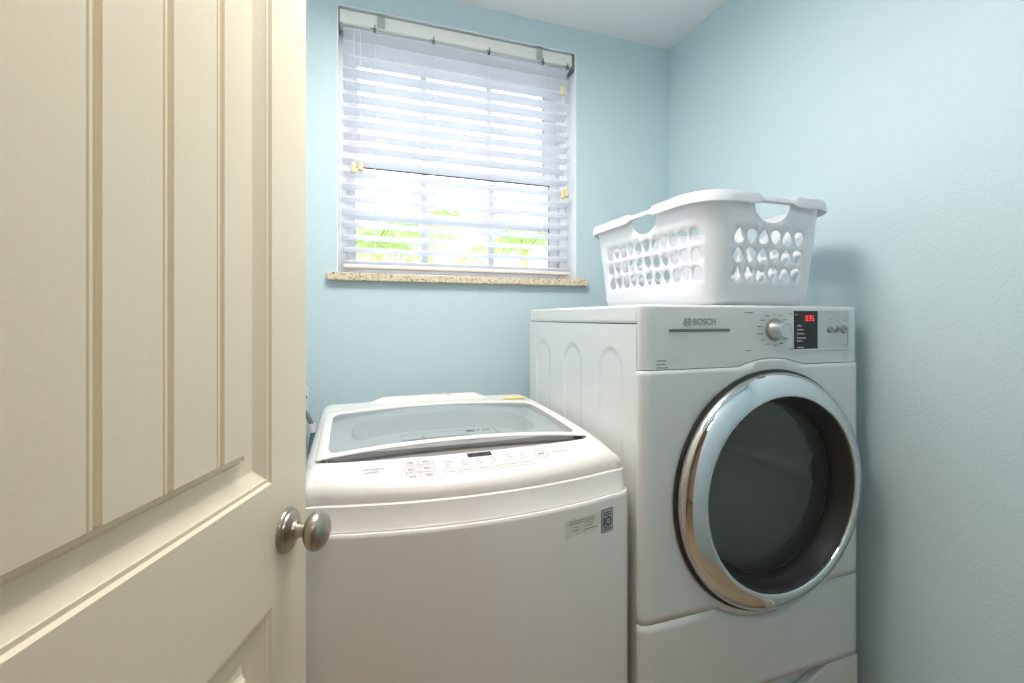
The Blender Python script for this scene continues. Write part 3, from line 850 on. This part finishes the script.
FR_, RT_ = 0, Lx/2+Lr+Ly/2
BKc, LF_ = RT_+Ly/2+Lr+Lx/2, RT_+Ly+2*Lr+Lx
HB = BZ1-BZ0
def taper(t):       # t height above base
    d = -.030*(1-t/HB)
    if t < .03: d -= .030-math.sqrt(max(0, .030**2-(.030-t)**2))
    return d
def bmap(s, t):
    x, y = rim(s, taper(t)); return (x, y, BZ0+t)
holes = []
def egg(cx, cz, up):
    h = []
    for k in range(14):
        a = 2*PI*k/14; y = math.sin(a); x = math.cos(a)
        wd = .0150*(1-.42*y)
        h.append((cx+x*wd, cz+(.0185*y)*(1 if up else -1)))
    return h
zc = (1.382-BZ0, 1.429-BZ0, 1.476-BZ0)
LC = LF_+.034; RC = RT_-.034
for c, cnt in ((FR_+.003, 6), (RC, 11), (BKc, 6), (LC, 11)):
    for r, z in enumerate(zc):
        for k in range(cnt):
            q = c+(k-(cnt-1)/2)*.0395
            if q < 0 and c == 0: pass
            if cnt == 10 and r == 2 and 3 <= k <= 6 and False: continue
            holes.append(egg(q, z, (k+(0 if True else r)) % 2 == 0))
    hd = [(c-.058, HB-.016)]
    for k in range(13):
        a = PI+PI*k/12; hd.append((c+.058*math.cos(a), HB-.020+.044*math.sin(a)))
    hd.append((c+.058, HB-.016)); holes.append(hd)
# unfold starting between the left side and the front (s from -PER/2.. )
s0 = -(Lx/2+Lr*.5)
def norm(h):
    m_ = sum(p[0] for p in h)/len(h)
    sh = 0
    while m_+sh < s0: sh += PER
    while m_+sh > s0+PER: sh -= PER
    return [(p[0]+sh, p[1]) for p in h]
holes = [norm(h) for h in holes]
NS = 168
def bmap(s, t):
    if abs(s-(s0+PER)) < 1e-6: s = s0
    x, y = rim(s, taper(t)); return (x, y, BZ0+t)
bottom = [(s0+PER*i/NS, 0) for i in range(NS+1)]; topl = [(s0+PER*i/NS, HB) for i in range(NS, -1, -1)]
LV = (.004, .009, .015, .022, .03, .05, .09, .12, .15, .18, .21, .24)
pts = [(s0+PER*i/NS, t) for i in range(1, NS) for t in LV]
bottom += [(s0+PER, t) for t in LV]; topl += [(s0, t) for t in LV[::-1]]
v_, f_2 = cdt(bottom+topl, holes, bmap, pts)
gb = G().add(v_, f_2)
nb_ = len(gb.v); ring0 = [bmap(s0+PER*i/NS, 0) for i in range(NS)]
gb.add(ring0, [tuple(range(NS))])
gb.v = [tuple(round(c_, 5) for c_ in v) for v in gb.v]
obj('basket_wall', gb.v, gb.f, 'plastic', bk, smooth=True, solid=.0025, off=0)
# rim flange
def near(s):
    m_ = 9
    for c in (FR_+.003, RC, BKc, LC):
        q = abs((s-c+PER/2) % PER-PER/2); m_ = min(m_, q)
    return m_
rows = []
NR = 240
prof_r = [(-.002, 0, -.006), (-.001, 0, 0), (.003, 0, .0030), (.012, 0, .0035), (.0165, 0, .0015), (.0185, 0, -.004), (.0200, 1, 0), (.0185, 1, -.001), (.0160, 1, 0), (.0150, 0, -.004), (.012, 0, -.0005), (.002, 0, -.001), (.002, 0, -.006)]
for o, dr_, dz in prof_r:
    row = []
    for i in range(NR):
        s = PER*i/NR; q = near(s)
        k = 1-sm(.048, .064, q)             # 1 inside the grip
        lowr = .007*k
        droop = .024*(1-k)+.008*k
        oo = o*(1-.25*k) if o > 0 else o
        x, y = rim(s, oo)
        row.append((x, y, BZ1+dz-(droop if dr_ else 0)-lowr))
    rows.append(row)
rows.append(rows[0])
G().grid(rows, wrap=True).ob('basket_rim', 'plastic', bk, smooth=True)

# ------------------------------------------------------------------ supply box and hose behind the washer
ob_ = empty('water_supply_box', (-.205, YB, 1.15), 'white water supply box on the back wall behind the washer', 'supply box')
frame(G(), -.290, -.143, .925, 1.035, YB-.008, YB, .014, .014, .014, .014).ob('box_flange', 'trim', ob_, bevel=.002)
G().box(-.276, -.157, YB-.0035, YB, .939, 1.021).ob('box_back', 'trim', ob_)
for x in (-.168, -.245):
    v = G().tube([(x, YB-.002, 1.005), (x, YB-.05, 1.005)], .010, 14).tube([(x, YB-.0415, 1.005), (x, YB-.0415, .982)], .010, 14).ob('valve', 'steel', ob_, smooth=True)
    G().box(x-.005, x+.026, YB-.060, YB-.050, 1.001, 1.009).ob('valve_lever', 'hose', v, bevel=.002)
tag(G().box(-.27, -.148, YB-.006, YB, 1.070, 1.190).ob('outlet_plate', 'trim', bevel=.002), 'white outlet plate on the back wall, edge showing past the door', 'outlet plate')
hp = [(-.168, 1.6995, .980), (-.160, 1.698, .968), (-.146, 1.696, .950), (-.135, 1.694, .930), (-.127, 1.693, .908), (-.124, 1.692, .885), (-.130, 1.691, .85), (-.134, 1.689, .80), (-.13, 1.685, .70), (-.115, 1.67, .30), (-.08, 1.64, .06), (-.03, 1.61, .010), (.05, 1.60, .010), (.10, 1.60, .06), (.10, 1.59, .10), (.10, 1.572, .11)]
sh = empty('supply_hose', (-.03, 1.61, 0), 'grey water hose dropping from the wall valve behind the washer', 'hose')
G().tube(hp, .0075, 14).ob('hose_pipe', 'hose', sh, smooth=True)
G().tube([(-.1275, 1.6933, .915), (-.1235, 1.6925, .886)], .0125, 16).ob('hose_coupling', 'trim', sh, smooth=True, label='white coupling on the hose')

# ------------------------------------------------------------------ outside
struct(G().box(-14, 16, YB+TB+.02, 30, -2.7, -2.6).ob('floor_outside', 'grass'))
def palm(loc, h, R_, nf, m, label, seed):
    rnd = random.Random(seed)
    t = empty('palm_tree', loc, label, 'palm tree', None)
    x, y, z = loc
    G().tube([(x, y, z), (x+.05, y, z+h*.5), (x, y+.03, z+h)], [.09, .07, .06], 12).ob('trunk', 'trunk', t, smooth=True)
    gf = G()
    for k in range(nf):
        az = 2*PI*k/nf+rnd.uniform(-.2, .2); el = rnd.uniform(.25, 1.25); L = R_*rnd.uniform(.8, 1.1)
        d = Vector((math.cos(az), math.sin(az), 0)); p = Vector((x, y+.03, z+h)); pts_ = []
        e_ = el
        for i in range(15):
            pts_.append(p.copy()); p = p+(d*math.cos(e_)+Vector((0, 0, 1))*math.sin(e_))*L/14; e_ -= .12
        gf.tube(pts_, [.010-.0006*i for i in range(15)], 5)
        side = d.cross(Vector((0, 0, 1)))
        for i in range(2, 40):
            f = i/40*14; a = int(f); q = pts_[a].lerp(pts_[min(14, a+1)], f-a); tg_ = (pts_[min(14, a+1)]-pts_[a-1]).normalized()
            ll = .42*R_*math.sin(PI*(.12+.84*i/40))*rnd.uniform(.85, 1.1)
            for sg in (-1, 1):
                dv = (side*sg*.8+tg_*.7+Vector((0, 0, -.18-.2*rnd.random()))).normalized()
                wv = tg_*.009*R_
                tip = q+dv*ll+Vector((0, 0, -.22*ll)); mid = q+dv*ll*.5
                gf.add([q-wv*.5, q+wv*.5, mid+wv, mid-wv, tip], [(0, 1, 2, 3), (3, 2, 4)])
    gf.ob('fronds', m, t)
palm((.19, 3.9, -2.6), 4.40, .95, 15, 'leaf', 'lime green palm seen through the left side of the window', 1)
palm((1.45, 9.6, -2.6), 5.45, 1.7, 9, 'leaf2', 'sparse darker green palm behind the middle of the window', 2)
palm((2.42, 6.4, -2.6), 4.85, 1.35, 16, 'leaf', 'lime green palm at the lower right of the window', 3)

# ------------------------------------------------------------------ lamps
def lamp(loc, label, power, col, r=.25):
    t = empty('ceiling_light', loc, label, 'ceiling light')
    x, y, z = loc
    G().lathe([(0, 0), (r, 0), (r, -.02), (r*.92, -.024), (0, -.024)], loc, (0, 0, 1), 40).ob('lamp_base', 'nickel', t, smooth=True)
    G().lathe([(r*.92, -.024), (r*.9, -.045), (r*.7, -.075), (r*.35, -.09), (0, -.094)], loc, (0, 0, 1), 40).ob('lamp_shade', 'lamp', t, smooth=True)
    L = bpy.data.lights.new('lamp', 'AREA'); L.shape = 'DISK'; L.size = r*2.2; L.energy = power; L.color = col
    o = bpy.data.objects.new('lamp_bulb', L); COL.objects.link(o); o.location = (x, y, z-.10)
    return o
lamp((.22, .88, ZC), 'round frosted ceiling light of the laundry room', 17, (1., .94, .895))
lamp((.1, -.85, ZC), 'round frosted ceiling light of the hallway', 4.4, (1., .92, .83), .28)

# sky and sun
W = bpy.data.worlds.new('world'); SC.world = W; W.use_nodes = True
nt = W.node_tree; bg = nt.nodes['Background']
tc = nt.nodes.new('ShaderNodeTexCoord'); sp = nt.nodes.new('ShaderNodeSeparateXYZ'); rp = nt.nodes.new('ShaderNodeValToRGB')
rp.color_ramp.elements[0].position = 0; rp.color_ramp.elements[0].color = (.95, .97, 1, 1)
rp.color_ramp.elements[1].position = .9; rp.color_ramp.elements[1].color = (.78, .88, 1, 1)
nt.links.new(tc.outputs['Generated'], sp.inputs[0]); nt.links.new(sp.outputs['Z'], rp.inputs[0]); nt.links.new(rp.outputs[0], bg.inputs[0])
bg.inputs[1].default_value = 4.0
sn = bpy.data.lights.new('sun', 'SUN'); sn.energy = 3; sn.angle = .02; sn.color = (1, .96, .88)
so = bpy.data.objects.new('sun', sn); COL.objects.link(so); so.rotation_euler = (math.radians(48), 0, math.radians(-15))

SC.view_settings.view_transform = 'Standard'; SC.view_settings.look = 'None'
SC.view_settings.gamma = 1; SC.view_settings.exposure = 0.13; SC.view_settings.use_curve_mapping = False
SC.cycles.use_denoising = True
SC.cycles.max_bounces = 10; SC.cycles.diffuse_bounces = 6; SC.cycles.transparent_max_bounces = 24
SC.cycles.sample_clamp_indirect = 6
SC.cycles.caustics_reflective = False; SC.cycles.caustics_refractive = False
